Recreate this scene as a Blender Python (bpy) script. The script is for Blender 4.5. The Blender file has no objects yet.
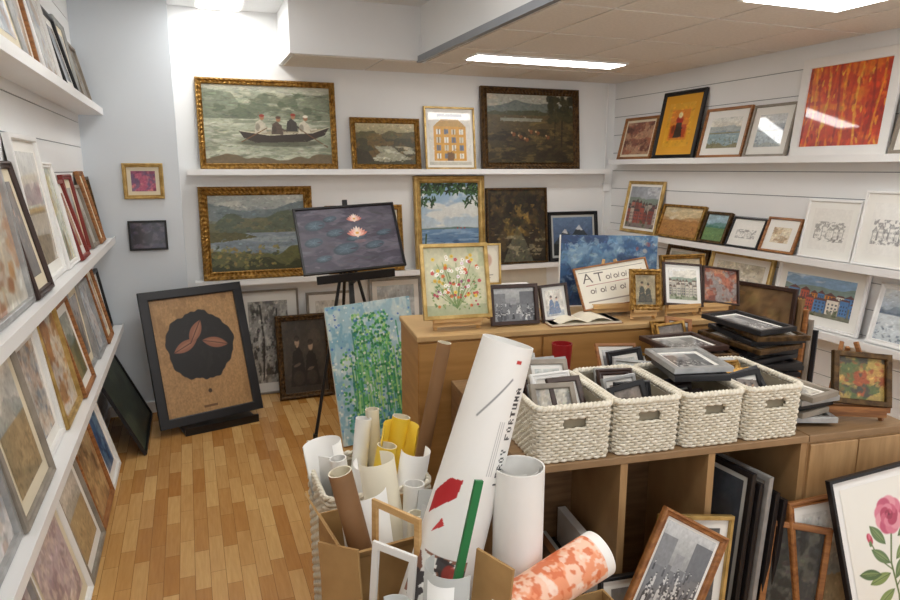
import bpy, math, random
import numpy as np
from mathutils import Matrix, Vector
random.seed(7)
S=bpy.context.scene
try: S.view_settings.view_transform='Standard'
except Exception: pass

# ------------------------------------------------------------------ materials
def hx(h):
    if not isinstance(h,str): return np.asarray(h)
    h=h.lstrip('#'); return np.array([int(h[i:i+2],16)/255. for i in (0,2,4)])
def lin(c):
    c=np.clip(np.asarray(c,float),0,1); return np.where(c<=.04045,c/12.92,((c+.055)/1.055)**2.4)
MATS={}
def mat(name,col,rough=.5,var=.08,scale=8,metal=0.,bump=0.,stretch=(1,1,1),coat=0.,col2=None):
    m=bpy.data.materials.new(name); m.use_nodes=True; nt=m.node_tree; b=nt.nodes['Principled BSDF']
    c=lin(hx(col)); c2=lin(hx(col2)) if col2 else np.clip(c*(1-var*2.5),0,1)
    tc=nt.nodes.new('ShaderNodeTexCoord'); mp=nt.nodes.new('ShaderNodeMapping'); mp.inputs['Scale'].default_value=stretch
    nz=nt.nodes.new('ShaderNodeTexNoise'); nz.inputs['Scale'].default_value=scale; nz.inputs['Detail'].default_value=4
    mx=nt.nodes.new('ShaderNodeMix'); mx.data_type='RGBA'
    nt.links.new(tc.outputs['Object'],mp.inputs[0]); nt.links.new(mp.outputs[0],nz.inputs['Vector'])
    rp=nt.nodes.new('ShaderNodeMapRange'); rp.inputs[1].default_value=.35; rp.inputs[2].default_value=.65
    nt.links.new(nz.outputs['Fac'],rp.inputs[0]); nt.links.new(rp.outputs[0],mx.inputs[0])
    mx.inputs[6].default_value=(*c,1); mx.inputs[7].default_value=(*c2,1)
    nt.links.new(mx.outputs[2],b.inputs['Base Color'])
    b.inputs['Roughness'].default_value=rough; b.inputs['Metallic'].default_value=metal
    if coat: b.inputs['Coat Weight'].default_value=coat; b.inputs['Coat Roughness'].default_value=.05
    if bump:
        bp=nt.nodes.new('ShaderNodeBump'); bp.inputs['Strength'].default_value=bump; bp.inputs['Distance'].default_value=.01
        nt.links.new(nz.outputs['Fac'],bp.inputs['Height']); nt.links.new(bp.outputs[0],b.inputs['Normal'])
    MATS[name]=m; return m
def vcmat(name,rough,coat=0.,bump=0.):
    m=bpy.data.materials.new(name); m.use_nodes=True; nt=m.node_tree; b=nt.nodes['Principled BSDF']
    a=nt.nodes.new('ShaderNodeAttribute'); a.attribute_name='Col'
    nt.links.new(a.outputs['Color'],b.inputs['Base Color']); b.inputs['Roughness'].default_value=rough
    if coat: b.inputs['Coat Weight'].default_value=coat; b.inputs['Coat Roughness'].default_value=.04
    if bump:
        tc=nt.nodes.new('ShaderNodeTexCoord');nz=nt.nodes.new('ShaderNodeTexNoise');nz.inputs['Scale'].default_value=70
        bp=nt.nodes.new('ShaderNodeBump'); bp.inputs['Strength'].default_value=bump; bp.inputs['Distance'].default_value=.004
        nt.links.new(tc.outputs['Object'],nz.inputs['Vector']);nt.links.new(nz.outputs['Fac'],bp.inputs['Height']); nt.links.new(bp.outputs[0],b.inputs['Normal'])
    MATS[name]=m
vcmat('painted_canvas',.42,0,.25); vcmat('glazed_print',.35,1.); vcmat('poster_paper',.5)
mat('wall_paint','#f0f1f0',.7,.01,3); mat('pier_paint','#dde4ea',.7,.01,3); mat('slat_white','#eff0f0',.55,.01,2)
mat('groove_grey','#7f8488',.7,.02,3); mat('shelf_white','#f4f4f3',.4,.01,3)
mat('ceil_tile','#ebe5dc',.85,.03,60,bump=.1); mat('duct_white','#e9eaea',.7,.01,2)
mat('grey_trim','#85898f',.4,.03,5,metal=.2)
mat('gold','#b48c48',.36,.2,40,metal=.7,bump=.5,col2='#7c5a28'); mat('dkgold','#664c2a',.42,.2,40,metal=.5,bump=.5,col2='#3a2815')
mat('ltgold','#d0b070',.36,.15,20,metal=.5,bump=.15,col2='#a98a4c')
mat('black','#17171b',.4,.1,10); mat('darkwood','#3a2218',.4,.15,14,stretch=(1,8,1)); mat('wood','#a9723f',.5,.15,10,stretch=(1,1,7),col2='#80502a')
mat('pine','#dcb680',.5,.12,9,stretch=(1,1,6),col2='#c89c60'); mat('white_frame','#f2f1ee',.4,.02,6); mat('silver','#b4b5b4',.35,.1,20,metal=.4)
mat('redframe','#8d2c22',.4,.12,12); mat('greyframe','#9a9082',.5,.12,12)
mat('mat_white','#f1efe8',.7,.01,5); mat('mat_cream','#e6dbc0',.7,.03,5); mat('mat_grey','#c2c4c0',.8,.03,5); mat('mat_orange','#dea030',.8,.03,5)
mat('backing','#8b6b45',.8,.1,10)
mat('laminate_brown','#8f6d4a',.45,.12,5,stretch=(1,1,9),col2='#735538'); mat('laminate_light','#b38f63',.45,.1,5,stretch=(8,1,1),col2='#9e7b52')
mat('laminate_top','#9a7b58',.5,.1,5,stretch=(1,9,1),col2='#836747')
mat('panel_ochre','#b5884e',.5,.08,4,stretch=(1,1,8),col2='#a67a42'); mat('edge_light','#c8a470',.5,.08,5)
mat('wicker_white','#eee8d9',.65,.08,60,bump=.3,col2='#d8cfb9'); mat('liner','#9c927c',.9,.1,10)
mat('cardboard','#b8935f',.85,.08,8,col2='#a58050'); mat('paper_white','#f3f2ee',.5,.02,5); mat('paper_cream','#e9e1ca',.6,.04,5)
mat('paper_yellow','#ecc83c',.5,.05,5); mat('paper_brown','#9c7550',.6,.08,6); mat('plastic_green','#1d7a46',.3,.05,6); mat('plastic_red','#a3262a',.3,.05,6)
mat('paper_grey','#b9bab6',.5,.04,6)
mat('metal_black','#141416',.35,.05,5)
mat('book_page','#efe7d2',.7,.03,10); mat('book_cover','#8a5a34',.5,.1,10)
mm=bpy.data.materials.new('lamp_diffuser'); mm.use_nodes=True; nt=mm.node_tree; nt.nodes.remove(nt.nodes['Principled BSDF'])
em=nt.nodes.new('ShaderNodeEmission'); em.inputs[0].default_value=(1,.985,.96,1); em.inputs[1].default_value=15
nt.links.new(em.outputs[0],nt.nodes['Material Output'].inputs[0]); MATS['lamp_diffuser']=mm
# parquet
m=bpy.data.materials.new('oak_parquet'); m.use_nodes=True; nt=m.node_tree; b=nt.nodes['Principled BSDF']
L=nt.links.new
tc=nt.nodes.new('ShaderNodeTexCoord'); mp=nt.nodes.new('ShaderNodeMapping'); mp.inputs['Rotation'].default_value=(0,0,math.radians(90))
L(tc.outputs['Object'],mp.inputs[0])
br=nt.nodes.new('ShaderNodeTexBrick'); br.offset=.37; br.offset_frequency=2; br.inputs['Scale'].default_value=1
br.inputs['Brick Width'].default_value=.30; br.inputs['Row Height'].default_value=.062; br.inputs['Mortar Size'].default_value=.0011; br.inputs['Bias'].default_value=0
br.inputs['Color1'].default_value=(*lin(hx('#dab172')),1); br.inputs['Color2'].default_value=(*lin(hx('#b37c3c')),1); br.inputs['Mortar'].default_value=(*lin(hx('#8a6232')),1)
L(mp.outputs[0],br.inputs['Vector'])
nz=nt.nodes.new('ShaderNodeTexNoise'); nz.inputs['Scale'].default_value=14; nz.inputs['Detail'].default_value=5
mp2=nt.nodes.new('ShaderNodeMapping'); mp2.inputs['Scale'].default_value=(7,.6,1)
mx=nt.nodes.new('ShaderNodeMix'); mx.data_type='RGBA'; mx.blend_type='MULTIPLY'; mx.inputs[0].default_value=.5
cr=nt.nodes.new('ShaderNodeValToRGB'); cr.color_ramp.elements[0].position=.3; cr.color_ramp.elements[0].color=(.72,.62,.5,1); cr.color_ramp.elements[1].position=.7; cr.color_ramp.elements[1].color=(1,1,1,1)
L(tc.outputs['Object'],mp2.inputs[0]); L(mp2.outputs[0],nz.inputs['Vector'])
L(nz.outputs['Fac'],cr.inputs[0]); L(br.outputs['Color'],mx.inputs[6]); L(cr.outputs[0],mx.inputs[7]); L(mx.outputs[2],b.inputs['Base Color'])
b.inputs['Roughness'].default_value=.27; MATS['oak_parquet']=m

# ------------------------------------------------------------------ mesh builder
class MB:
    def __init__(s): s.v=[];s.f=[];s.mi=[];s.sm=[];s.c=[];s.n=0;s.mats=[];s.M=Matrix.Identity(4)
    def slot(s,m):
        if m not in s.mats: s.mats.append(m)
        return s.mats.index(m)
    def add(s,V,F,m,cols=None,smooth=False,M=None):
        V=np.asarray(V,float); T=np.array(s.M@(M if M is not None else Matrix.Identity(4)))
        V=V@T[:3,:3].T+T[:3,3]
        s.v.append(V); k=s.slot(m)
        F=np.asarray(F)+s.n if len(F) and all(len(a)==len(F[0]) for a in F) else [[i+s.n for i in a] for a in F]
        F=F.tolist() if isinstance(F,np.ndarray) else F
        s.f+=F; s.mi+=[k]*len(F); s.sm+=[smooth]*len(F)
        s.c.append(np.ones((len(V),3)) if cols is None else cols); s.n+=len(V)
    def box(s,a,b,m,M=None,bev=0.):
        x0,y0,z0=a;x1,y1,z1=b
        if bev:
            V=[]
            for z,i in ((z0,bev),(z0+bev,0),(z1-bev,0),(z1,bev)):
                V+=[(x0+i,y0+i,z),(x1-i,y0+i,z),(x1-i,y1-i,z),(x0+i,y1-i,z)]
            F=[(3,2,1,0),(12,13,14,15)]
            for r in range(3):
                for k in range(4): F.append((r*4+k,r*4+(k+1)%4,r*4+4+(k+1)%4,r*4+4+k))
            s.add(V,F,m,M=M); return
        V=[(x0,y0,z0),(x1,y0,z0),(x1,y1,z0),(x0,y1,z0),(x0,y0,z1),(x1,y0,z1),(x1,y1,z1),(x0,y1,z1)]
        s.add(V,[(3,2,1,0),(4,5,6,7),(0,1,5,4),(1,2,6,5),(2,3,7,6),(3,0,4,7)],m,M=M)
    def beam(s,p0,p1,w,t,m,up=(0,0,1)):
        p0=Vector(p0);p1=Vector(p1);d=(p1-p0);L=d.length;d.normalize();u=Vector(up)
        if abs(d.dot(u))>.95:u=Vector((0,1,0))
        x=d.cross(u).normalized();y=x.cross(d)
        M=Matrix((( x[0],y[0],d[0],p0[0]),(x[1],y[1],d[1],p0[1]),(x[2],y[2],d[2],p0[2]),(0,0,0,1)))
        s.box((-w/2,-t/2,0),(w/2,t/2,L),m,M=M)
    def sweep(s,P,r,k,closed,m,flat=1.):
        P=np.asarray(P,float);n=len(P)
        if closed: T=np.roll(P,-1,0)-np.roll(P,1,0)
        else: T=np.gradient(P,axis=0)
        T/=np.linalg.norm(T,axis=1)[:,None]+1e-9
        up=np.array([0,0,1.]);ref=np.where(np.abs(T@up)[:,None]>.9,np.array([1.,0,0]),up)
        A=np.cross(T,ref);A/=np.linalg.norm(A,axis=1)[:,None];B=np.cross(A,T)
        an=np.arange(k)*2*np.pi/k+np.pi/k
        V=(P[:,None]+r*(np.cos(an)[None,:,None]*A[:,None]*flat+np.sin(an)[None,:,None]*B[:,None])).reshape(-1,3)
        F=[]
        for i in range(n if closed else n-1):
            j=(i+1)%n
            for q in range(k): F.append((i*k+q,i*k+(q+1)%k,j*k+(q+1)%k,j*k+q))
        s.add(V,F,m,smooth=True)
        if not closed: s.add(V[:k],[list(range(k))],m); s.add(V[-k:],[list(range(k))],m)
    def roll(s,p0,p1,r0,r1,m,art=None,k=40,n=2,thick=.004,face=(0,-1,0),inner=None):
        p0=Vector(p0);p1=Vector(p1);d=(p1-p0).normalized();f=Vector(face);f=(f-d*f.dot(d)).normalized();g=d.cross(f)
        if art is not None: k=art.shape[1];n=art.shape[0]
        an=(np.arange(k)/k-.5)*2*np.pi
        f=np.array(f);g=np.array(g)
        def ring(p,r): return np.array(p)[None]+r*(np.cos(an)[:,None]*f+np.sin(an)[:,None]*g)
        V=np.concatenate([ring(p0.lerp(p1,i/(n-1)),r0+(r1-r0)*i/(n-1)) for i in range(n)])
        F=[(i*k+q,i*k+(q+1)%k,(i+1)*k+(q+1)%k,(i+1)*k+q) for i in range(n-1) for q in range(k)]
        s.add(V,F,m,cols=None if art is None else art.reshape(-1,3),smooth=True)
        inner=inner or 'paper_cream'
        Vi=np.concatenate([ring(p0,r0),ring(p0,r0-thick),ring(p1,r1-thick),ring(p1,r1)])
        F=[(i*k+q,i*k+(q+1)%k,(i+1)*k+(q+1)%k,(i+1)*k+q) for i in range(3) for q in range(k)]
        s.add(Vi,F,inner,smooth=False)
        a2=np.linspace(0,4*np.pi,60);rr=(r1-thick)*(1-.28*a2/(4*np.pi))-.002
        dn=np.array(d);sp=lambda P:np.array(P)[None]+rr[:,None]*(np.cos(a2)[:,None]*f+np.sin(a2)[:,None]*g)
        A=sp(p1)-dn*.004;B=sp(p1)-dn*.12
        s.add(np.concatenate([A,B]),[(i,i+1,61+i,60+i) for i in range(59)],inner,smooth=True)
    def curl(s,p0,p1,r,a0,a1,m,grow=0.):
        """loosely curled sheet: part of a spiral around the axis p0->p1"""
        p0=Vector(p0);p1=Vector(p1);d=(p1-p0).normalized();f=Vector((0,-1,0));f=(f-d*f.dot(d)).normalized();g=d.cross(f)
        a=np.radians(np.linspace(a0,a1,28));rr=r*(1+grow*np.linspace(0,1,28));f=np.array(f);g=np.array(g)
        R=rr[:,None]*(np.cos(a)[:,None]*f+np.sin(a)[:,None]*g)
        R2=(rr-.002)[:,None]*(np.cos(a)[:,None]*f+np.sin(a)[:,None]*g)
        V=np.concatenate([np.array(p0)+R,np.array(p1)+R,np.array(p0)+R2,np.array(p1)+R2])
        F=[(i,i+1,29+i,28+i) for i in range(27)]+[(56+i,84+i,85+i,57+i) for i in range(27)]+[(28+i,29+i,85+i,84+i) for i in range(27)]
        s.add(V,F,m,smooth=True)
    def build(s,name,loc=None,parent=None):
        me=bpy.data.meshes.new(name); V=np.concatenate(s.v)
        if loc is None:
            mn=V.min(0);mxx=V.max(0);loc=((mn[0]+mxx[0])/2,(mn[1]+mxx[1])/2,mn[2])
        V=V-np.array(loc)
        me.from_pydata(V.tolist(),[],s.f)
        for k in s.mats: me.materials.append(MATS[k])
        me.polygons.foreach_set('material_index',s.mi); me.polygons.foreach_set('use_smooth',s.sm)
        ca=me.color_attributes.new('Col','FLOAT_COLOR','POINT'); C=np.concatenate(s.c)
        ca.data.foreach_set('color',np.concatenate([C,np.ones((len(C),1))],1).astype(np.float32).ravel())
        me.update()
        o=bpy.data.objects.new(name,me); o.location=loc; S.collection.objects.link(o)
        if parent: o.parent=parent
        return o

# ------------------------------------------------------------------ painter
FONT=dict(A='010101111101101',E='111100110100111',F='111100110100100',L='100100100100111',N='101111111101101',O='010101101101010',R='110101110101101',T='111010010010010',U='101101101101111',Y='101101010010010',M='101111101101101')
class Art:
    def __init__(s,w,h,res=180,seed=1):
        s.asp=w/h; s.W=int(max(16,min(270,w*res))); s.H=int(max(14,min(250,h*res))); s.r=np.random.RandomState(seed)
        s.U,s.V=np.meshgrid(np.linspace(0,1,s.W),np.linspace(0,1,s.H)); s.im=np.ones((s.H,s.W,3))
    def n1(s,fx,fy):
        gx=int(fx)+2;gy=int(fy)+2;g=s.r.rand(gy+1,gx+1);x=s.U*fx;y=s.V*fy;i=x.astype(int);j=y.astype(int);a=x-i;b=y-j;a=a*a*(3-2*a);b=b*b*(3-2*b)
        return (g[j,i]*(1-a)+g[j,i+1]*a)*(1-b)+(g[j+1,i]*(1-a)+g[j+1,i+1]*a)*b
    def noise(s,fx,fy,o=3):
        t=0;a=1;k=0
        for _ in range(o): t=t+a*s.n1(fx,fy);k+=a;a*=.55;fx*=2.1;fy*=2.1
        return t/k
    def mix(s,m,c): 
        m=np.clip(m,0,1)[...,None]; s.im=s.im*(1-m)+hx(c)*m; return s
    def bg(s,c): s.im[:]=hx(c); return s
    def grad(s,c0,c1,v0=0,v1=1): 
        t=np.clip((s.V-v0)/(v1-v0),0,1)[...,None]; s.im=np.where((s.V>=v0)[...,None]&(s.V<=v1)[...,None],hx(c0)*(1-t)+hx(c1)*t,s.im); return s
    def tex(s,a,fx=12,fy=12,o=3): s.im=s.im*(1+a*2*(s.noise(fx,fy,o)-.5))[...,None]; return s
    def mn(s,c,fx,fy,th,soft=.06,a=1,v0=-1,v1=2): s.mix(np.clip((s.noise(fx,fy)-th)/soft,0,1)*a*((s.V>=v0)&(s.V<=v1)),c); return s
    def ridge(s,y,amp,f,c,a=1,o=3,soft=.01):
        t=0;k=0;A=1
        for _ in range(o):
            g=s.r.rand(int(f)+3);x=s.U*f;i=x.astype(int);b=x-i;b=b*b*(3-2*b);t=t+A*(g[i]*(1-b)+g[i+1]*b);k+=A;A*=.5;f*=2
        s.mix(np.clip((y+amp*(t/k-.5)*2-s.V)/soft,0,1)*a,c);return s
    def rect(s,x0,y0,x1,y1,c,a=1): s.mix(((s.U>=x0)&(s.U<=x1)&(s.V>=y0)&(s.V<=y1))*a,c);return s
    def ell(s,cx,cy,rx,ry,c,a=1,rot=0,soft=.25):
        R=max(rx,ry/s.asp)*1.4+.01;R2=max(ry,rx*s.asp)*1.4+.01
        i0=max(0,int((cx-R)*s.W));i1=min(s.W,int((cx+R)*s.W)+2);j0=max(0,int((cy-R2)*s.H));j1=min(s.H,int((cy+R2)*s.H)+2)
        if i1<=i0 or j1<=j0:return s
        dx=(s.U[j0:j1,i0:i1]-cx)*s.asp;dy=s.V[j0:j1,i0:i1]-cy;ca,sa=math.cos(rot),math.sin(rot)
        q=np.sqrt(((dx*ca+dy*sa)/(rx*s.asp))**2+((-dx*sa+dy*ca)/ry)**2)
        m=(np.clip((1-q)/soft+.5,0,1)*a)[...,None];s.im[j0:j1,i0:i1]=s.im[j0:j1,i0:i1]*(1-m)+hx(c)*m;return s
    def leaf(s,cx,cy,ln,wd,rot,c,a=1.):
        dx=(s.U-cx)*s.asp;dy=s.V-cy;ca,sa=math.cos(rot),math.sin(rot);u=(dx*ca+dy*sa)/ln;v=np.abs(-dx*sa+dy*ca)/wd
        s.mix(np.clip((1-u*u-v)/.12,0,1)*(np.abs(u)<=1)*a,c);return s
    def poly(s,P,c,a=1):
        ins=np.zeros(s.U.shape,bool);n=len(P)
        for i in range(n):
            x0,y0=P[i];x1,y1=P[(i+1)%n]
            if y0==y1: continue
            ins^=((s.V>=min(y0,y1))&(s.V<max(y0,y1))&(s.U<x0+(s.V-y0)*(x1-x0)/(y1-y0)))
        s.mix(ins*a,c);return s
    def line(s,P,w,c,a=1):
        for (x0,y0),(x1,y1) in zip(P[:-1],P[1:]):
            px=(s.U-x0)*s.asp;py=s.V-y0;dx=(x1-x0)*s.asp;dy=y1-y0;t=np.clip((px*dx+py*dy)/(dx*dx+dy*dy+1e-9),0,1)
            d=np.hypot(px-t*dx,py-t*dy);s.mix(np.clip((w-d)/(w*.4+.002)+.5,0,1)*a*(d<w*1.6),c)
        return s
    def dabs(s,n,box,rx,ry,cols,a=.8,rot=3.14):
        for _ in range(n):
            k=.5+s.r.rand();s.ell(box[0]+s.r.rand()*(box[1]-box[0]),box[2]+s.r.rand()*(box[3]-box[2]),rx*k,ry*k,cols[s.r.randint(len(cols))],a,s.r.rand()*rot)
        return s
    def brush(s,n,rx=.02,ry=.006,jit=.12,rot=.6,a=.75,off=.02,v0=0,v1=1):
        """painterly strokes that pick up and smear the colours already there"""
        for _ in range(n):
            x=s.r.rand();y=v0+(v1-v0)*s.r.rand();i=min(s.W-1,int(np.clip(x+off*(s.r.rand()-.5)*2,0,.999)*s.W));j=min(s.H-1,int(np.clip(y+off*(s.r.rand()-.5)*2,0,.999)*s.H))
            c=np.clip(s.im[j,i]*(1+jit*2*(s.r.rand()-.5))+jit*.25*(s.r.rand(3)-.5),0,1);k=.6+.8*s.r.rand()
            s.ell(x,y,rx*k,ry*k,c,a,(s.r.rand()-.5)*2*rot)
        return s
def land(sky0,sky1,hill,ground,acc,hz=.55,water=None):
    def f(a):
        a.grad(sky0,sky1,hz-.1,1).tex(.06,4,8).mn('#f0eee6',4,8,.55,.1,.4,hz,1).ridge(hz+.12,.12,4,hill,.6).ridge(hz,.08,6,hill)
        a.grad(ground,ground,0,hz-.04);a.tex(.12,6,12)
        if water: a.rect(0,.08,1,hz-.08,water,.85).mn('#e8ecec',5,26,.62,.1,.35,.08,hz-.08)
        a.ridge(.12,.1,5,ground).dabs(60,(0,1,0,hz*.6),.025,.015,acc,.6).brush(200,.02,.008,.2).tex(.1,26,26)
    return f
def village(sky,cols,roof,ground):
    def f(a):
        a.bg(sky).tex(.08,4,4).mn('#eef0f0',4,6,.55,.1,.5,.7,1).ridge(.74,.1,3,'#7c8c7c',.8);a.rect(0,0,1,.34,ground).tex(.08,8,14)
        for row,(b0,sc) in enumerate(((.44,.6),(.2,1.))):
            x=-.03
            while x<.98:
                w=(.1+.09*a.r.rand())*(.7+.3*sc);h=b0+(.14+.16*a.r.rand())*sc;c=cols[a.r.randint(len(cols))];a.rect(x,b0-.1,x+w,h,c);a.rect(x+w*.9,b0-.1,x+w,h,'#3a3438',.3)
                if a.r.rand()<.6: a.poly([(x-.01,h),(x+w+.01,h),(x+w/2,h+.09)],roof)
                else: a.poly([(x-.01,h),(x+w+.01,h),(x+w*.85,h+.05),(x+w*.15,h+.05)],roof)
                for i in range(3):
                    for j in range(3): a.rect(x+w*(.12+.29*i),b0-.04+j*.085*sc,x+w*(.26+.29*i),b0+.01*sc+j*.085*sc,'#3c4450',.75)
                x+=w*(1.02+.15*a.r.rand())
        a.dabs(30,(0,1,.0,.16),.04,.03,[ground,'#4a5a38','#8a8a78'],.7).brush(90,.014,.006,.15,.6,.5,.01).tex(.08,20,20)
    return f
def sketch(bg='#f0ede6',ink='#55524e',d=1.):
    def f(a):
        a.bg(bg);m=(np.abs(a.U-.5)<.4)&(np.abs(a.V-.45)<.24)
        a.mix(np.clip((a.noise(16,20)-.5)/.1,0,1)*.45*d*m,ink)
        x=.12
        while x<.78:
            w=.09+.07*a.r.rand();h=.42+.16*a.r.rand();P=[(x,.28),(x,h),(x+w/2,h+.09),(x+w,h),(x+w,.28)];a.poly(P,bg,.85);a.line(P,.004,ink,.7);a.poly([(x,h),(x+w/2,h+.09),(x+w,h)],ink,.35)
            for q in range(3): a.rect(x+w*(.15+.28*q),.42,x+w*(.28+.28*q),.46,ink,.5);a.rect(x+w*(.15+.28*q),.33,x+w*(.28+.28*q),.37,ink,.4)
            x+=w+.03
        for _ in range(25): x=.1+.8*a.r.rand();y=.2+.12*a.r.rand();a.line([(x,y),(x+.08,y+.01)],.003,ink,.5)
        a.tex(.03,20,20)
    return f
def abstract(bg,cols,fx=5,fy=5,n=60):
    def f(a):
        a.bg(bg)
        for c in cols: a.mn(c,fx,fy,.5,.08,.8)
        a.dabs(n,(0,1,0,1),.05,.03,cols,.5).brush(200,.04,.012,.2,1.5).tex(.12,20,20)
    return f
def figure(bg,cl,skin='#b08c70'):
    def f(a):
        a.bg(bg).tex(.25,4,4).rect(0,0,1,.2,cl,.35).ell(.75,.75,.15,.12,skin,.12)
        for x,y,k in ((.33,.0,1.),(.64,-.06,.9)): a.poly([(x-.2,.08),(x-.15,.34+y),(x-.11,.55+y),(x-.04,.63+y),(x+.04,.63+y),(x+.11,.55+y),(x+.15,.34+y),(x+.2,.08)],cl).ell(x,.70+y,.055,.068,skin).ell(x,.75+y,.06,.04,'#2a2420',.8).ell(x-.02,.38+y,.09,.02,skin,.5,.4).ell(x,.2,.13,.1,skin,.15)
        a.brush(220,.02,.01,.2,1.5).tex(.12,20,20)
    return f
def boat(a):
    a.grad('#a9ab98','#bdbba6',.86,1).grad('#7d836e','#99a08c',.55,.9).ridge(.93,.06,3,'#8d927e',.9).mn('#b8b59c',7,9,.5,.08,.7,.6,.92).mn('#5d664e',8,8,.54,.08,.7,.56,.92)
    a.poly([(0,.95),(.22,.9),(.3,.72),(.42,.6),(0,.55)],'#6d7460',.8).poly([(1,.93),(.8,.86),(.7,.7),(.6,.6),(1,.57)],'#777c66',.7).mn('#4f5742',10,10,.52,.08,.6,.56,.9)
    a.grad('#8c907a','#a5a892',0,.57).mn('#c3c3ae',5,22,.5,.1,.7,0,.56).mn('#656e58',6,22,.54,.08,.6,0,.56).brush(900,.024,.006,.16,.35)
    a.ell(.58,.27,.33,.05,'#4a4a38',.75).ridge(.1,.09,5,'#6b5c42')
    a.poly([(.26,.42),(.3,.32),(.4,.27),(.8,.29),(.95,.38),(.99,.49),(.85,.41),(.5,.365)],'#33291e').poly([(.3,.41),(.5,.37),(.85,.415),(.95,.47),(.7,.44),(.5,.42)],'#a39a80').line([(.27,.42),(.5,.37),(.85,.41),(.99,.49)],.006,'#d5ccb2',.8)
    for x,y,c,hc in ((.43,.5,'#bdb5a0','#8d3226'),(.56,.48,'#57493c','#5a4030'),(.68,.52,'#3f3a34','#8d3226'),(.78,.5,'#c9c1ac','#e6dfcc')):
        a.poly([(x-.045,y-.1),(x-.035,y+.03),(x,y+.07),(x+.04,y+.02),(x+.05,y-.1)],c).ell(x+.015,y+.095,.018,.032,'#9a6c4c').ell(x+.015,y+.12,.021,.018,hc).line([(x,y+.02),(x+.06,y-.05),(x+.1,y-.04)],.011,c).ell(x-.02,y-.03,.018,.05,'#2e2820',.35)
    a.line([(.48,.46),(.28,.28)],.006,'#6b4a2a').line([(.74,.46),(.97,.22)],.006,'#6b4a2a').brush(300,.010,.004,.2,.6,.6).tex(.1,40,40)
def wfall(a):
    a.grad('#8c8564','#bfb088',.6,1).ridge(.78,.12,5,'#5b5433').ridge(.62,.12,7,'#443f24').mn('#80602c',8,8,.55,.1,.6,.1,.75).poly([(.3,.44),(.62,.44),(.7,.3),(.95,.12),(.5,.05),(.2,.1),(.4,.28)],'#9a977f').mn('#d4d0b8',8,14,.55,.08,.7,.05,.44).poly([(0,0),(.3,.06),(.2,.3),(0,.4)],'#3a311c').brush(500,.016,.01,.25,1.2).tex(.12,24,24)
def yposter(a):
    a.bg('#e9e5da').rect(.12,.08,.88,.72,'#dca54a').poly([(.12,.72),(.88,.72),(.7,.86),(.3,.86)],'#c9a05a').rect(.2,.9,.8,.95,'#6a6c74',.8)
    for i in range(4):
        for j in range(4): a.rect(.18+.18*i,.12+.15*j,.28+.18*i,.22+.15*j,['#f3f0e4','#6d7f96','#d9d0b8'][(i+j)%3]).rect(.22+.18*i,.12+.15*j,.235+.18*i,.22+.15*j,'#8b6a3a')
    a.rect(.42,.08,.58,.24,'#7c5a3a').rect(0,0,1,.06,'#cfcabb').brush(150,.014,.008,.15).tex(.06,16,16)
def cows(a):
    a.grad('#9a9c94','#aba898',.75,1).mn('#c4b59c',4,8,.5,.1,.6,.75,1).ridge(.86,.09,3,'#666d66').ridge(.76,.04,6,'#46472f').grad('#2c2414','#574a2c',0,.7).mn('#736237',8,16,.52,.1,.6,0,.62).mn('#231c10',8,14,.52,.1,.7,0,.5)
    a.rect(.15,.61,.62,.66,'#969a8e',.75)
    for x,y in((.3,.42),(.38,.38),(.58,.44),(.7,.38),(.5,.46),(.45,.34)): a.ell(x,y,.022,.028,'#7a4c2a').ell(x-.024,y+.022,.01,.016,'#b89a74').rect(x-.016,y-.055,x-.01,y,'#3f2616').rect(x+.01,y-.055,x+.016,y,'#3f2616')
    a.line([(.86,.25),(.88,.95)],.012,'#2a2012').line([(.78,.35),(.79,.8)],.008,'#2a2012').dabs(60,(.72,1,.62,.98),.03,.04,['#2c2c1e','#403d24','#33301a'],.85).brush(700,.014,.006,.22,.8).tex(.12,40,40)
def lake(a):
    a.grad('#8c9290','#a5a9a2',.6,1).mn('#c5c6ba',4,8,.5,.1,.7,.7,1).ridge(.84,.12,3,'#6d7a7c').mn('#8a9290',7,8,.52,.1,.5,.6,.85).ridge(.72,.14,4,'#59614f').mn('#7a7350',7,10,.52,.1,.6,.45,.7).grad('#5d6c72','#87929a',0,.5).mn('#aab2b2',4,24,.52,.08,.5,.1,.5).poly([(0,.52),(.35,.5),(.5,.44),(.2,.4),(0,.38)],'#5d5a38').ridge(.24,.16,3,'#5f5e34',.9).ridge(.12,.12,4,'#3c3f25').dabs(90,(0,.7,.03,.32),.02,.014,['#8c8446','#72743e','#3b4028','#a0874a'],.75).brush(800,.016,.006,.2,.6).tex(.1,30,30)
def sea(a):
    a.grad('#c3d0d6','#86aac8',.42,1).mn('#e8e6dc',3,8,.52,.12,.8,.45,.95).ridge(.43,.02,4,'#66807a').grad('#3c5a80','#6d90b4',0,.41).mn('#a3bcd2',4,34,.53,.08,.6,0,.41).mn('#2c4668',4,24,.56,.08,.6,0,.3).poly([(0,0),(.3,0),(.18,.12),(0,.2)],'#38502f')
    for x in(.62,.68,.74): a.rect(x,.41,x+.02,.43,'#a8382a')
    a.line([(0,.98),(.5,.88)],.01,'#4a3420').line([(1,.92),(.6,.9)],.01,'#4a3420')
    for _ in range(150): x=a.r.rand();y=.87+.13*a.r.rand();a.leaf(x,y,.05,.014,a.r.rand()*3,['#1e3a1c','#31562a','#16280f','#456b34'][a.r.randint(4)])
    for _ in range(40): x=a.r.rand();x=x*.25 if a.r.rand()<.5 else 1-x*.25;y=.7+.18*a.r.rand();a.leaf(x,y,.045,.013,a.r.rand()*3,['#1e3a1c','#31562a'][a.r.randint(2)])
    a.line([(.05,.1),(.08,.35)],.01,'#2f4a22').brush(250,.02,.004,.12,.3,.6,.01,0,.8).tex(.06,20,20)
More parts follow.
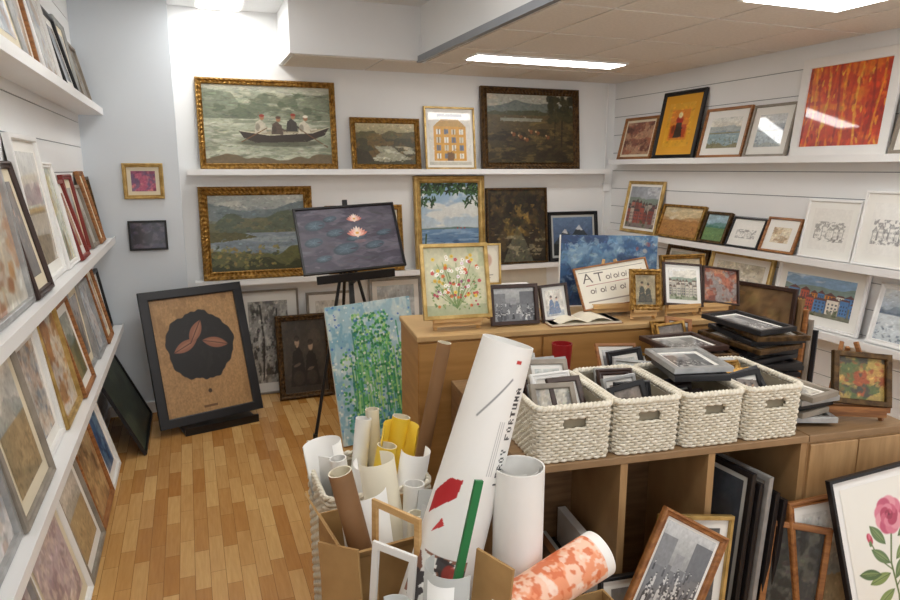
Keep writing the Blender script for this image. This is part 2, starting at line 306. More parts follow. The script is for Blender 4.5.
def brook(a):
    a.bg('#2f2619').mn('#54452a',4,5,.48,.1,.8).mn('#80682f',6,6,.56,.08,.8,.35,.85).mn('#1a160f',5,7,.52,.1,.8).mn('#96793c',9,9,.62,.05,.7,.3,.8).poly([(.25,0),(.78,0),(.64,.3),(.5,.5),(.4,.3)],'#6a6a56',.75).mn('#b0a684',8,20,.6,.06,.6,0,.4).dabs(60,(0,1,.4,1),.03,.04,['#2b2616','#5b4520','#39351e'],.5).brush(500,.014,.012,.3,1.5).tex(.15,24,24)
def peak(a):
    a.grad('#4a5c7c','#6b84a4',.3,1).poly([(0,.3),(.3,.7),(.45,.5),(.65,.8),(1,.35),(1,0),(0,0)],'#39444c').poly([(.22,.6),(.3,.7),(.38,.56)],'#c8cdd2').poly([(.56,.68),(.65,.8),(.76,.64)],'#c8cdd2').rect(0,0,1,.3,'#1a2024').brush(250,.02,.008,.2).tex(.1,14,14)
def blueabs(a):
    a.bg('#557797').mn('#33537c',4,6,.48,.1,.8).mn('#86a2b6',8,5,.55,.08,.6).mn('#24365a',5,3,.58,.06,.7).mn('#a3b4b8',14,14,.62,.05,.5).line([(.1,.5),(.22,.3),(.2,.1)],.015,'#1a2338',.6).dabs(14,(.65,.98,.4,.95),.015,.03,['#b5483c','#c9b5a0'],.5).brush(500,.02,.01,.2,1.5).tex(.12,20,20)
def lily(a):
    a.bg('#5c5864').mn('#736d7a',4,6,.5,.12,.7).mn('#423f4c',5,6,.5,.12,.6).mn('#857f8c',8,16,.62,.06,.4).brush(300,.05,.012,.1,.4)
    for x,y,rx,ry in((.17,.74,.10,.08),(.36,.60,.09,.06),(.13,.47,.09,.07),(.44,.33,.13,.09),(.74,.36,.10,.06),(.33,.83,.07,.045),(.86,.55,.08,.045),(.2,.2,.08,.05),(.57,.50,.11,.05)):
        a.ell(x,y,rx,ry,'#36444c',.95,.15,.12).ell(x+.006,y+.008,rx*.9,ry*.86,'#5c7080',.7,.15,.6).leaf(x+rx*.6,y,rx*.5,ry*.18,.1,'#4b4856')
        for t in range(7): an=t*.9+.4;a.line([(x,y),(x+rx*.8*math.cos(an),y+ry*.8*math.sin(an))],.003,'#8094a2',.45)
    for x,y,k in((.585,.56,1.0),(.58,.80,.75)):
        for t in (-4,4,-3,3,-2,2,-1,1,0): a.leaf(x+.014*t*k,y+(.05-abs(t)*.014)*k,.085*k,.026*k,1.57-t*.30,['#fbeadf','#f6d3c4','#f0b9a8','#e8a090','#d98878'][abs(t)])
        for t in(-2,2,-1,1): a.leaf(x+.016*t*k,y-.012*k,.06*k,.02*k,1.57-t*.62,['#fff','#f9ded0','#f2c0b0'][abs(t)] if 0 else ['#f9ded0','#f9ded0','#f2c0b0'][abs(t)])
        a.ell(x,y+.015*k,.018*k,.02*k,'#e8b45c')
    a.ell(.6,.44,.06,.03,'#a88488',.45).tex(.06,20,20)
def flow12(a):
    a.bg('#d3cfae').mn('#b3ba92',5,5,.5,.1,.7).rect(0,0,1,.15,'#a2a884',.7)
    for _ in range(26): x=.15+.7*a.r.rand();a.line([(.5,.1),(x,.3+.5*a.r.rand())],.005,'#6a8448',.7)
    for _ in range(60):
        x=.1+.8*a.r.rand();y=.25+.63*a.r.rand();c=['#f6f2e6','#e8c84a','#f2e6ee','#fbf8ee','#d8b03a','#d9602e','#c84a5a'][a.r.randint(7)]
        for t in range(5): a.ell(x+.018*math.cos(t*1.26),y+.016*math.sin(t*1.26),.014,.013,c,.95)
        a.ell(x,y,.008,.008,'#b8862a')
    a.dabs(26,(.12,.88,.12,.55),.018,.016,['#c8442e','#d9772e','#b83a50','#8a4a70'],.95).dabs(90,(.1,.9,.08,.6),.018,.010,['#54733a','#7b9450','#6a8a58'],.75).tex(.06,20,20)
def green(a):
    a.bg('#a9cdd8').mn('#d3e5e6',10,10,.48,.1,.9).mn('#7ab2ca',12,12,.55,.08,.7)
    for _ in range(90):
        x=.2+.62*a.r.rand();y=.02+.5*a.r.rand();a.line([(x,y),(x+.05*(a.r.rand()-.5),y+.12+.3*a.r.rand())],.005,['#2f8f5a','#4fae5c','#2a7a6a','#74bf5e','#a8d878'][a.r.randint(5)],.7)
    for _ in range(750):
        y=a.r.rand();x=.5+(a.r.rand()-.5)*(.42+.4*(y<.7));a.ell(x,.08+.84*y,.016,.009,['#3a9858','#60b862','#2f847a','#8cd084','#2f7a48','#b8e090'][a.r.randint(6)],.85,a.r.rand()*3)
    a.dabs(260,(0,1,0,1),.010,.007,['#4a78c0','#f4f8f6','#eef4e2','#6a98d4','#f2f6f4'],.85).dabs(90,(.1,.9,.0,.2),.02,.012,['#2f76a0','#389888','#6ab8b8'],.75).tex(.05,30,30)
def maskart(a):
    a.bg('#ad8759').tex(.14,70,70,2).mn('#8f6c42',6,6,.54,.1,.5).mn('#c29c6c',50,3,.6,.05,.3)
    th=np.arctan2(a.V-.57,a.U-.5);rr=np.hypot((a.U-.5)/.40,(a.V-.57)/.30)
    a.mix(np.clip((1-rr+.035*np.sin(th*5+1)+.02*np.sin(th*11)+.012*np.sin(th*23))/.02,0,1),'#171514')
    a.mix(np.clip((1-rr-.1)/.3,0,1)*np.clip((a.noise(20,20)-.5)/.2,0,1)*.5,'#2c2826')
    for x,y,r in((.33,.58,.42),(.68,.575,-.30),(.47,.69,1.05)):
        a.leaf(x,y,.115,.048,r,'#94614a').leaf(x+.01,y+.004,.09,.022,r,'#b07f62',.5);c,sn=math.cos(r),math.sin(r);a.line([(x-.11*c/a.asp,y-.11*sn),(x+.11*c/a.asp,y+.11*sn)],.0032,'#4a2c22')
    a.rect(.42,.035,.58,.055,'#6f4f30').ell(.52,.17,.022,.018,'#3a2818')
def treebw(a):
    a.bg('#a5a49e').mn('#5f5e5a',5,5,.48,.1,.8).mn('#343432',9,9,.54,.08,.8,.1,.9).mn('#d6d5cc',12,12,.6,.06,.7).line([(.3,.05),(.36,.5),(.3,.95)],.010,'#2b2b2a').line([(.7,.1),(.66,.6),(.72,.9)],.008,'#2b2b2a').brush(400,.016,.01,.3,1.5).tex(.12,26,26)
def orange(a):
    a.bg('#cc3f16').mn('#e87a1c',3,5,.5,.1,.9).mn('#a82410',3,6,.52,.1,.8)
    for i in range(13):
        x=.02+.08*i;ph=a.r.rand()*6;P=[(x+.025*math.sin(t*5+ph),t) for t in np.linspace(0,1,9)];a.line(P,.011+.008*a.r.rand(),['#8e1e10','#f0a828','#b83010','#f4c23a','#d85a14'][i%5],.65)
    for _ in range(50): x=a.r.rand();y=a.r.rand();a.leaf(x,y,.05,.016,1.2+a.r.rand()*.8,['#f6c83c','#8c1a10','#f08a20'][a.r.randint(3)],.7)
    a.brush(300,.010,.03,.15,.3).tex(.08,24,24)
def yfig(a):
    a.bg('#e0a428').tex(.05,6,6).rect(.15,.15,.85,.85,'#d9822a').rect(.2,.2,.8,.5,'#b8481e').ell(.5,.6,.14,.1,'#a82a1c').poly([(.35,.2),(.4,.55),(.6,.55),(.68,.2)],'#3a2a20').ell(.5,.72,.08,.07,'#e8d8a0').ell(.3,.4,.06,.1,'#7a3a1c').brush(120,.04,.015,.15)
def rose(a):
    a.bg('#efede4')
    a.line([(.46,.08),(.50,.3),(.47,.5),(.54,.70)],.006,'#5b6f3a').line([(.49,.35),(.68,.46),(.78,.58)],.004,'#5b6f3a').line([(.48,.45),(.33,.54),(.27,.64)],.004,'#5b6f3a').line([(.5,.26),(.3,.24)],.004,'#5b6f3a')
    for x,y,r in((.34,.30,.5),(.66,.30,-.5),(.31,.42,.2),(.70,.38,.6),(.36,.55,2.4),(.64,.56,.7),(.24,.22,.8),(.62,.18,-.3),(.36,.68,2.2),(.72,.68,.5),(.84,.46,.1),(.58,.46,.9),(.4,.16,.3),(.2,.46,-.2)):
        a.leaf(x,y,.085,.034,r,['#5f7a48','#7c9254','#486840'][int(x*100)%3]).leaf(x,y+.004,.07,.012,r,'#93a86c',.6).line([(x-.08*math.cos(r)/a.asp,y-.08*math.sin(r)),(x+.08*math.cos(r)/a.asp,y+.08*math.sin(r))],.0018,'#3e5430')
    for t in range(9): a.ell(.54+.10*math.cos(t*.7),.78+.07*math.sin(t*.7),.08,.052,['#c24f70','#d9788e','#e498a6'][t%3],.97,t*.7,.2)
    for t in range(7): a.ell(.54+.055*math.cos(t*.9),.78+.038*math.sin(t*.9),.055,.038,['#b43a5c','#cc5e7a','#dc8498'][t%3],.97,t*.9,.2)
    for t in range(5): a.ell(.54+.022*math.cos(t*1.25),.785+.016*math.sin(t*1.25),.028,.02,['#9a2a4c','#c04a68'][t%2],.97,t*1.2,.2)
    a.ell(.54,.785,.012,.009,'#7a1c3a')
    for x,y in((.79,.61),(.26,.67),(.87,.55)): a.ell(x,y,.03,.036,'#b8304a',.95,.3).ell(x,y-.03,.018,.018,'#5f7a48').ell(x,y+.015,.014,.02,'#dc7088')
    a.rect(.36,.03,.64,.036,'#8a857c')
def crowd(a):
    a.grad('#8d8e8c','#c4c5c4',.55,1).rect(0,0,1,.55,'#6a6b6e').rect(0,.5,.3,.85,'#7a7b7d').rect(.65,.5,1,.9,'#5f6063').rect(.38,.5,.55,.7,'#8c8d8e')
    pts=sorted([(a.r.rand(),.5*a.r.rand()**1.2) for _ in range(60)],key=lambda p:-p[1])
    for x,y in pts:
        k=1.3-y*1.6;c=['#1d1d20','#3a3a3e','#c6c6c4','#55565a','#8b8c8e'][a.r.randint(5)]
        a.poly([(x-.03*k,y-.02),(x-.022*k,y+.09*k),(x,y+.11*k),(x+.022*k,y+.09*k),(x+.03*k,y-.02)],c).ell(x,y+.135*k,.014*k,.02*k,'#c9c8c4',.95).ell(x,y+.15*k,.018*k,.010*k,'#222226',.9)
    a.tex(.12,24,24)
def signart(a):
    a.bg('#e8e2d2').line([(.04,.9),(.96,.9)],.008,'#4a4038').line([(.08,.64),(.14,.86),(.2,.64)],.014,'#3a2e28').line([(.11,.73),(.17,.73)],.01,'#3a2e28').line([(.25,.84),(.37,.84)],.014,'#3a2e28').line([(.31,.84),(.31,.64)],.014,'#3a2e28')
    for k in range(5):
        for q in range(2):
            x=.40+.11*k if q==0 else .14+.14*k;y=.64 if q==0 else .34;a.ell(x+.03,y+.06,.03,.05,'#4a3830',.9).ell(x+.03,y+.06,.018,.032,'#e8e2d2').line([(x+.07,y+.02),(x+.08,y+.14)],.008,'#4a3830')
    a.line([(.1,.56),(.9,.58)],.006,'#9a3a30').rect(.08,.14,.7,.17,'#9a9084')
def poster_roll(a):
    a.bg('#f3f2ee').tex(.02,4,4)
    a.poly([(.30,.60),(.44,.66),(.45,.70),(.38,.695),(.30,.65)],'#b8232a').poly([(.36,.57),(.42,.595),(.40,.61)],'#c8383a')
    m=(np.abs(a.V-.47)<.06)&(np.abs(a.U-.44)<.14);a.mix(((a.noise(10,24)>.45)&m)*.9,'#8a5a46').mix(((a.noise(14,30)>.55)&m)*.9,'#3e3a3c').ell(.5,.5,.03,.02,'#b8433a',.8)
    y=.70;u=.0042;q=.0088
    for ch in 'LEROY FORTUNA':
        b=FONT.get(ch)
        if b:
            for k in range(15):
                if b[k]=='1': i=k%3;j=k//3; a.rect(.61+j*q,y+i*u,.61+j*q+q,y+i*u+u,'#3a3a3c')
        y+=4*u
    for k in range(3): a.rect(.555+.012*k,.72,.559+.012*k,.84,'#b4b4b4')
    a.line([(.42,.84),(.56,.93)],.0022,'#8a8b8c').rect(.56,.965,.59,.972,'#c03030')
def orange_roll(a):
    a.bg('#ef9a70').mn('#f8cfb6',8,8,.5,.06,.9).mn('#dc6f42',12,12,.54,.05,.8).mn('#fbe6d8',14,14,.6,.05,.7).rect(0,.92,1,1,'#f5f2ec').rect(0,0,1,.05,'#f3efe8')

# ------------------------------------------------------------------ picture maker
def add_pic(mb,M,w,h,fw=.04,D=.03,fm='gold',mw=0.,mm='mat_white',art=None,res=190,seed=1,orn=0,glaze=False,flatf=False):
    """picture in local XZ plane, back at y=0, facing -y, bottom centre at origin"""
    iw=w-2*fw;ih=h-2*fw
    if fw>0:
        prof=[(0,0),(0,.75*D),(.15,.97*D),(.32,D),(.5,.72*D),(.72,.66*D),(.86,.82*D),(1,.6*D),(1,.3*D)]
        if fw<.022 or flatf: prof=[(0,0),(0,.9*D),(.12 if not flatf else .04,D),(.88,D),(1,.9*D),(1,.3*D)]
        k=len(prof);V=[];R=[]
        cor=[(-1,0),(1,0),(1,1),(-1,1)]
        for c in range(4):
            x0,z0=cor[c];x1,z1=cor[(c+1)%4];L=w if c%2==0 else h
            n=2 if not orn else max(2,int(L/.007))
            for i in range(n):
                t=i/n
                for q,(a,b) in enumerate(prof):
                    a=a*fw
                    ax=(x0*(w/2-a))*(1-t)+(x1*(w/2-a))*t
                    za=(a if z0==0 else h-a)*(1-t)+(a if z1==0 else h-a)*t
                    bb=b
                    if orn and 1<q<7: bb=b+orn*math.sin(t*L/.034*math.pi*2+q*1.3)
                    V.append((ax,-bb,za))
            R.append(n)
        N=sum(R);F=[]
        for i in range(N):
            j=(i+1)%N
            for q in range(k-1): F.append((i*k+q,i*k+q+1,j*k+q+1,j*k+q))
        mb.add(V,F,fm,M=M)
        mb.box((-w/2+.003,-.25*D,.003),(w/2-.003,-.001,h-.003),'backing',M=M)
        y=-.36*D
    else:
        mb.box((-w/2,-D+.001,0),(w/2,0,h),mm,M=M); y=-D
    if mw>0:
        mb.add([(-iw/2,y,fw),(iw/2,y,fw),(iw/2,y,h-fw),(-iw/2,y,h-fw)],[(0,1,2,3)],mm,M=M); y-=.0015
    pw=iw-2*mw;ph=ih-2*mw
    A=Art(pw,ph,res,seed)
    if art: art(A)
    C=lin(A.im).reshape(-1,3)
    X=(A.U-.5)*pw;Z=A.V*ph+fw+mw
    V=np.stack([X.ravel(),np.full(X.size,y),Z.ravel()],1);W=A.W
    i,j=np.meshgrid(np.arange(W-1),np.arange(A.H-1));b0=(j*W+i).ravel()
    mb.add(V,np.stack([b0,b0+1,b0+W+1,b0+W],1),'glazed_print' if glaze else 'painted_canvas',cols=C,M=M)
def PM(loc,yaw=0,tilt=0,roll=0):
    r=math.radians
    return Matrix.Translation(loc)@Matrix.Rotation(r(yaw),4,'Z')@Matrix.Rotation(r(-tilt),4,'X')@Matrix.Rotation(r(-roll),4,'Y')
def pic(name,w,h,loc,yaw=0,tilt=0,roll=0,**k):
    mb=MB();add_pic(mb,PM(loc,yaw,tilt,roll),w,h,**k);return mb.build(name,loc=loc)
sd=[100]
def ns(): sd[0]+=1; return sd[0]
YB=5.16;XR=3.56;XL=-.62;XP=-.04;YP=4.98
def bp(name,x0,x1,z0,z1,off=.06,wall=YB,**k):
    h=z1-z0;t=math.degrees(math.asin(off/h));return pic(name,x1-x0,h,((x0+x1)/2,wall-.004-off,z0+.002),0,t,seed=ns(),**k)
def rp(name,y0,y1,z0,z1,off=.08,**k):
    h=z1-z0;t=math.degrees(math.asin(off/h));return pic(name,abs(y1-y0)-.004,h,(XR-.006-off,(y0+y1)/2,z0+.002),-90,t,seed=ns(),**k)
def lp(name,y0,y1,z0,h,off=.08,**k):
    t=math.degrees(math.asin(off/h));return pic(name,abs(y1-y0)-.006,h,(XL+.008+off,(y0+y1)/2,z0+.002),90,t,seed=ns(),**k)

# ------------------------------------------------------------------ room shell
def boxobj(name,a,b,m,bev=0):
    mb=MB();mb.box(a,b,m,bev=bev);return mb.build(name)
YF=-1.2
boxobj('floor',(XL-.2,YF,-.1),(XR+.2,YB+.2,0),'oak_parquet')
boxobj('wall_back',(XL-.2,YB,0),(XR+.2,YB+.15,2.9),'wall_paint')
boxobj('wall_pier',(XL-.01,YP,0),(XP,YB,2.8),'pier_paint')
def slatwall(name,x,sgn,y0,y1):
    mb=MB();mb.box((min(x,x+sgn*.15)+0,y0,0),(max(x,x+sgn*.15),y1,2.9),'groove_grey')
    z=0.;H=.148
    while z<2.8:
        a,b=x-sgn*.006,x; mb.box((min(a,b),y0,z),(max(a,b),y1,min(z+H,2.86)),'slat_white');z+=H+.005
    return mb.build(name)
slatwall('wall_left',XL,-1,YF,YP); slatwall('wall_right',XR,1,YF,YB)
boxobj('ceiling',(XL-.2,YF,2.78),(XR+.2,YB+.2,2.88),'duct_white')
ZC=2.43
mb=MB()
mb.box((.68,4.6,ZC),(XR,YB,2.78),'duct_white'); mb.box((1.57,YF,ZC),(XR,4.6,2.78),'duct_white')
def tile(x0,x1,y0,y1): mb.box((x0+.008,y0+.008,ZC-.006),(x1-.008,y1-.008,ZC),'ceil_tile')
xs=[.70,1.3,1.9,2.5,3.1,XR-.01]
for i in range(5): tile(xs[i],xs[i+1],4.62,YB-.01)
xs=[1.60,1.9,2.5,3.1,XR-.01]
y=4.6
while y>YF+.5:
    for i in range(4): tile(xs[i],xs[i+1],y-.6,y-.005)
    y-=.6
mb.build('ceiling_suspended')
mb=MB();mb.box((1.545,YF,ZC-.012),(1.575,4.62,ZC+.03),'grey_trim');mb.box((1.56,4.585,ZC-.012),(1.60,4.62,2.6),'duct_white');mb.build('trim_1')
def lamp(x0,x1,y0,y1,z):
    mb=MB();mb.box((x0-.02,y0-.02,z-.012),(x1+.02,y1+.02,z),'shelf_white');mb.box((x0,y0,z-.016),(x1,y1,z-.011),'lamp_diffuser');mb.build('ceiling_light_panel')
lamp(1.80,2.92,4.14,4.33,ZC-.006);lamp(2.3,2.85,2.10,2.42,ZC-.006);lamp(2.0,3.2,.4,.7,ZC-.006)  # last panel is out of view, added for general illumination
lamp(.15,.42,4.3,5.1,2.78);lamp(0,1.1,2.6,2.9,2.78);lamp(0,1.1,.6,.9,2.78)  # second and third panels are unseen extras, added to brighten the room
def ledge(a,b,lip):
    mb=MB();mb.box(a,b,'shelf_white',bev=.002);mb.box(lip[0],lip[1],'shelf_white');mb.build('picture_ledge')
ledge((XP+.05,YB-.13,1.655),(3.44,YB,1.69),((XP+.05,YB-.135,1.655),(3.44,YB-.127,1.696)))
ledge((XP+.05,YB-.13,.865),(3.44,YB,.90),((XP+.05,YB-.135,.865),(3.44,YB-.127,.906)))
for z in(1.77,1.17,.75): ledge((XR-.14,1.2,z-.035),(XR-.006,YB-.14,z),((XR-.145,1.2,z-.035),(XR-.139,YB-.14,z+.006)))
for z in(2.07,1.25,.655): ledge((XL+.006,.8,z-.035),(XL+.15,YP-.02,z),((XL+.148,.8,z-.035),(XL+.154,YP-.02,z+.008)))
boxobj('baseboard_back',(XP,YB-.012,0),(XR,YB,.08),'shelf_white'); boxobj('baseboard_pier',(XL,YP-.012,0),(XP,YP,.08),'shelf_white')
boxobj('baseboard_right',(XR-.018,YF,0),(XR-.006,YB-.02,.08),'shelf_white'); boxobj('baseboard_left',(XL+.006,YF,0),(XL+.018,YP-.02,.08),'shelf_white')
mb=MB();mb.sweep([(3.47,YB-.012,.9),(3.47,YB-.012,1.6),(3.47,YB-.012,2.42)],.008,8,False,'shelf_white');mb.box((3.455,YB-.03,1.50),(3.51,YB,1.57),'shelf_white',bev=.004);mb.build('electrical_conduit')

# ------------------------------------------------------------------ back wall pictures
G=dict(fm='gold',fw=.042,D=.04,orn=.003)
bp('framed_fishing_boat_painting',.10,1.07,1.69,2.32,art=boat,res=280,**G)
bp('framed_waterfall_painting',1.18,1.73,1.69,2.08,art=wfall,fm='gold',fw=.04,D=.035,orn=.003,res=230)
bp('framed_yellow_house_poster',1.77,2.20,1.69,2.18,art=yposter,fm='ltgold',fw=.015,D=.02,mw=.02,glaze=True,res=230)
bp('framed_cattle_landscape_painting',2.25,3.16,1.69,2.35,art=cows,fm='dkgold',fw=.055,D=.045,orn=.003,res=280)
bp('framed_mountain_lake_painting',.07,.87,.90,1.57,art=lake,fm='gold',fw=.062,D=.045,orn=.004,res=280)
bp('framed_meadow_painting',.97,1.58,.90,1.42,art=land('#b8b49a','#c9c3a6','#8a8a68','#9a8a5a',['#a8925a','#6c6f48']),fm='gold',fw=.04,D=.035)
bp('framed_sea_view_painting',1.68,2.29,.90,1.64,art=sea,fm='ltgold',fw=.055,D=.04,res=260)
bp('forest_brook_painting',2.31,2.88,.90,1.54,art=brook,fm='dkgold',fw=.016,D=.03,res=250)
bp('framed_snowy_peak_painting',2.90,3.40,.90,1.33,art=peak,fm='black',fw=.03,D=.03,mw=.02,mm='mat_grey')
bp('framed_forest_photograph',.28,.74,0,.80,off=.06,art=treebw,fm='greyframe',fw=.015,D=.02,mw=.07,glaze=True)
pic('framed_family_photograph',.41,.63,(.745,4.90,.002),0,10,0,art=figure('#4a4238','#29231e','#a89078'),fm='dkgold',fw=.045,D=.035,seed=5,orn=.002,res=240)
bp('framed_small_print',.80,1.16,0,.76,off=.08,art=land('#c9c5b8','#dcd6c8','#7d7a68','#8b7a58',['#6a5a40']),fm='greyframe',fw=.02,D=.02,mw=.05)
bp('framed_mountain_print',1.30,1.74,0,.84,off=.08,art=land('#9aa6ae','#c2c8c8','#5c636a','#6a6a58',['#4a5040']),fm='silver',fw=.025,D=.02,mw=.04)
bp('blank_canvas',1.85,2.25,0,.80,off=.08,fw=0,D=.02,art=lambda a:a.bg('#e9e6dc').tex(.02))
bp('blank_canvas',2.35,2.9,0,.85,off=.08,fw=0,D=.02,art=lambda a:a.bg('#dcd6c6').tex(.03))
mb=MB();add_pic(mb,PM((-.265,YP-.002,1.50)),.25,.235,fw=.026,D=.02,fm='ltgold',mw=.025,mm='mat_cream',art=abstract('#b8607a',['#7d3f5a','#d98a8a','#6b5a7a'],4,4,20),seed=3);mb.build('framed_pink_print')
mb=MB();add_pic(mb,PM((-.265,YP-.002,1.155)),.24,.20,fw=.014,D=.02,fm='black',mw=0,art=abstract('#3a3448',['#4a4256','#6a5f6a','#1d1a24'],4,4,20),seed=4,glaze=True);mb.build('framed_night_print')

# ------------------------------------------------------------------ right wall pictures
rp('framed_brown_print',4.96,4.52,1.77,2.12,art=abstract('#8a5646',['#a8684a','#5a3428','#c09a7a'],4,5),fm='wood',fw=.022,D=.025,mw=.02,mm='mat_cream')
rp('framed_yellow_figure_print',4.47,4.00,1.77,2.28,off=.1,art=yfig,fm='black',fw=.03,D=.025,mw=.06,mm='mat_orange',glaze=True)
rp('framed_sailing_print',3.99,3.56,1.77,2.12,art=land('#d6cbb4','#dfe0d8','#8a9aa0','#8a8464',['#6a6a4a'],water='#8fa9b4'),fm='wood',fw=.018,D=.02,mw=.05,res=240)
rp('framed_coast_drawing',3.55,3.20,1.77,2.11,art=land('#b9c4c8','#d6dada','#8a96a0','#98a09a',['#707a80'],water='#a3b4be'),fm='greyframe',fw=.015,D=.02,mw=.05,glaze=True,res=240)
rp('orange_textile_print',3.19,2.56,1.77,2.34,off=.06,art=orange,fm='white_frame',fw=.055,D=.02,glaze=True,flatf=True,res=280)
rp('framed_tree_print',2.54,2.2,1.77,2.09,art=land('#c8c8b8','#dcdcd0','#6a7a5a','#7a7a4a',['#5a6a3a']),fm='greyframe',fw=.02,D=.02,mw=.03)
rp('framed_abstract_print',2.18,1.75,1.77,2.15,art=abstract('#c9b8a0',['#8a6a50','#e3d8c0','#5a4a40']),fm='gold',fw=.03,D=.02)
rp('framed_red_houses_print',4.87,4.40,1.17,1.60,art=village('#a3a8b0',['#a8584a','#c07a68','#8a4a40','#c8b8a8'],'#5a4a48','#8a7a78'),fm='ltgold',fw=.025,D=.025,mw=.02)
rp('framed_autumn_landscape_painting',4.39,3.92,1.17,1.43,art=land('#c8b088','#d9c8a0','#a87a4a','#b0804a',['#c88a4a','#8a5a30']),fm='gold',fw=.018,D=.03)
rp('framed_green_valley_painting',3.91,3.66,1.17,1.40,art=land('#8aa8b8','#a8c0c8','#4a7a6a','#6a8a5a',['#8aa05a','#4a6a50']),fm='dkgold',fw=.018,D=.03)
rp('framed_town_etching',3.65,3.36,1.17,1.38,art=sketch(),fm='black',fw=.010,D=.02,mw=.03)
rp('framed_figure_print',3.35,3.08,1.17,1.40,art=abstract('#e0d4bc',['#c8b08a','#a88a68','#e8dcc0'],3,3,20),fm='wood',fw=.014,D=.02,mw=.05)
rp('town_ink_drawing',3.06,2.70,1.17,1.52,off=.06,art=sketch(),fm='white_frame',fw=.012,D=.015,mw=.04,glaze=True,res=300)
rp('town_ink_drawing',2.69,2.36,1.17,1.58,off=.07,art=sketch('#f2f0ea','#5a5a5c',1.2),fm='white_frame',fw=.012,D=.015,mw=.05,glaze=True,res=300)
rp('framed_harbour_print',2.34,1.9,1.17,1.55,art=village('#c8d4dc',['#c8b890','#a86a50'],'#5a4a48','#6a8090'),fm='wood',fw=.02,D=.02,mw=.04)
rp('framed_dune_painting',4.32,3.86,.75,1.12,art=land('#b8c0bc','#cfd0c4','#7a8a78','#9a9468',['#7a7a4a']),fm='dkgold',fw=.03,D=.025,mw=.02)
rp('framed_pale_watercolour',3.83,3.26,.75,1.13,art=abstract('#d8d0bc',['#c0b8a0','#c8c4b8','#e6e0d0'],3,4,20),fm='ltgold',fw=.028,D=.03,mw=.04)
rp('framed_colourful_village_print',3.23,2.60,.75,1.13,off=.06,art=village('#8fb0d0',['#e0a83a','#b85a48','#5a84b8','#e8e0d0','#d9883a','#c8c0a8'],'#6a4a48','#7a7a6a'),fm='white_frame',fw=.022,D=.02,mw=.05,glaze=True,res=380)
rp('framed_winter_print',2.54,2.1,.75,1.09,art=land('#a8b8c8','#d8e0e4','#6a7888','#d0d8dc',['#8a98a8','#4a5a6a']),fm='white_frame',fw=.03,D=.02)
rp('framed_leaning_print',4.9,4.5,0,.66,art=abstract('#a89878',['#6a5a40','#c8b898']),fm='wood',fw=.03,D=.02)

# ------------------------------------------------------------------ left wall pictures
A1=abstract('#d6d0c4',['#b08a62','#a9b2ba','#ebe6da'],3,4,40);A2=land('#d9d6cc','#e8e6de','#a8aea8','#b09c78',['#8a7a5c']);A3=abstract('#c9d0d6',['#a07050','#e6e9ea','#8a96a2'],3,3,30)  # pale print palettes, lightened to carry glass reflections in their colour
A4=abstract('#ded6c6',['#9a5c34','#c48a50','#efe9dd'],3,5,30)
seqs=[(2.07,[(1.5,2.0,.42,'wood',A1),(2.0,2.45,.5,'white_frame',A2),(2.45,2.95,.46,'silver',A3),(2.95,3.35,.42,'wood',A2),(3.35,3.8,.44,'white_frame',A1),(3.8,4.2,.4,'black',A3),(4.2,4.55,.42,'silver',A2),(4.55,4.93,.36,'greyframe',A1)]),
 (1.25,[(1.2,1.9,.64,'silver',A2),(1.9,2.62,.66,'silver',A4),(2.62,2.90,.48,'darkwood',figure('#6a5a50','#4a403a')),(2.90,3.4,.58,'white_frame',A2),(3.4,3.7,.48,'white_frame',abstract('#c0c8b0',['#d8c888','#8a9070'])),(3.7,3.95,.40,'redframe',abstract('#d9c8a0',['#a0402c','#e0a050'])),(3.95,4.25,.42,'redframe',land('#a8b0b0','#c8c8b8','#5a6850','#8a7a50',['#8a7a40'])),(4.25,4.5,.36,'greyframe',sketch()),(4.5,4.72,.44,'wood',abstract('#c88a4a',['#8a4a28','#e0b060'])),(4.72,4.94,.4,'dkgold',A1)]),
 (.655,[(1.1,1.65,.52,'wood',A1),(1.65,2.1,.52,'silver',A3),(2.1,2.55,.54,'greyframe',A2),(2.55,2.95,.48,'white_frame',abstract('#d6cabc',['#b8967a','#94a0ac','#efe8dc'])),(2.95,3.35,.50,'ltgold',A4),(3.35,3.7,.44,'wood',land('#b4bcb4','#c8ccbc','#6a7a68','#7a7a54',['#9a9a50'])),(3.7,4.05,.47,'silver',figure('#9a8a7c','#5a5048')),(4.05,4.4,.42,'silver',A3),(4.4,4.65,.46,'wood',A4),(4.65,4.93,.4,'black',A2)]),
 (0,[(1.2,1.75,.55,'wood',A2),(1.75,2.3,.58,'silver',abstract('#cdb8b4',['#a08a90','#dcd0c8','#8a7a88'])),(2.3,2.85,.56,'white_frame',abstract('#c8bcc8',['#9a8a98','#e4d8d4'])),(2.85,3.3,.52,'greyframe',A2),(3.3,3.75,.56,'wood',abstract('#b8946a',['#8a6a4c','#d8b888'])),(3.75,4.12,.5,'white_frame',abstract('#4a7ab0',['#2a4a78','#8ab0d0']))])]
nm=['framed_watercolour','framed_print','framed_lithograph','framed_drawing']
for r,(z,L_) in enumerate(seqs):
    for i,(y0,y1,h,fm,ar) in enumerate(L_):
        lp(nm[(i+r)%4],y0,y1,z,h,off=.065+.015*(i%3) if z else .12,art=ar,fm=fm,fw=.02 if i%2 else .026,D=.025,mw=.045 if i%3!=1 else .0,mm='mat_white' if i%2 else 'mat_cream',glaze=True,res=170)
pic('dark_green_board',.74,.56,(XL+.27,4.56,.002),90,24,0,fm='black',fw=.012,D=.02,art=abstract('#2c352c',['#1f261f','#3f4a3a'],3,3,10),seed=9)

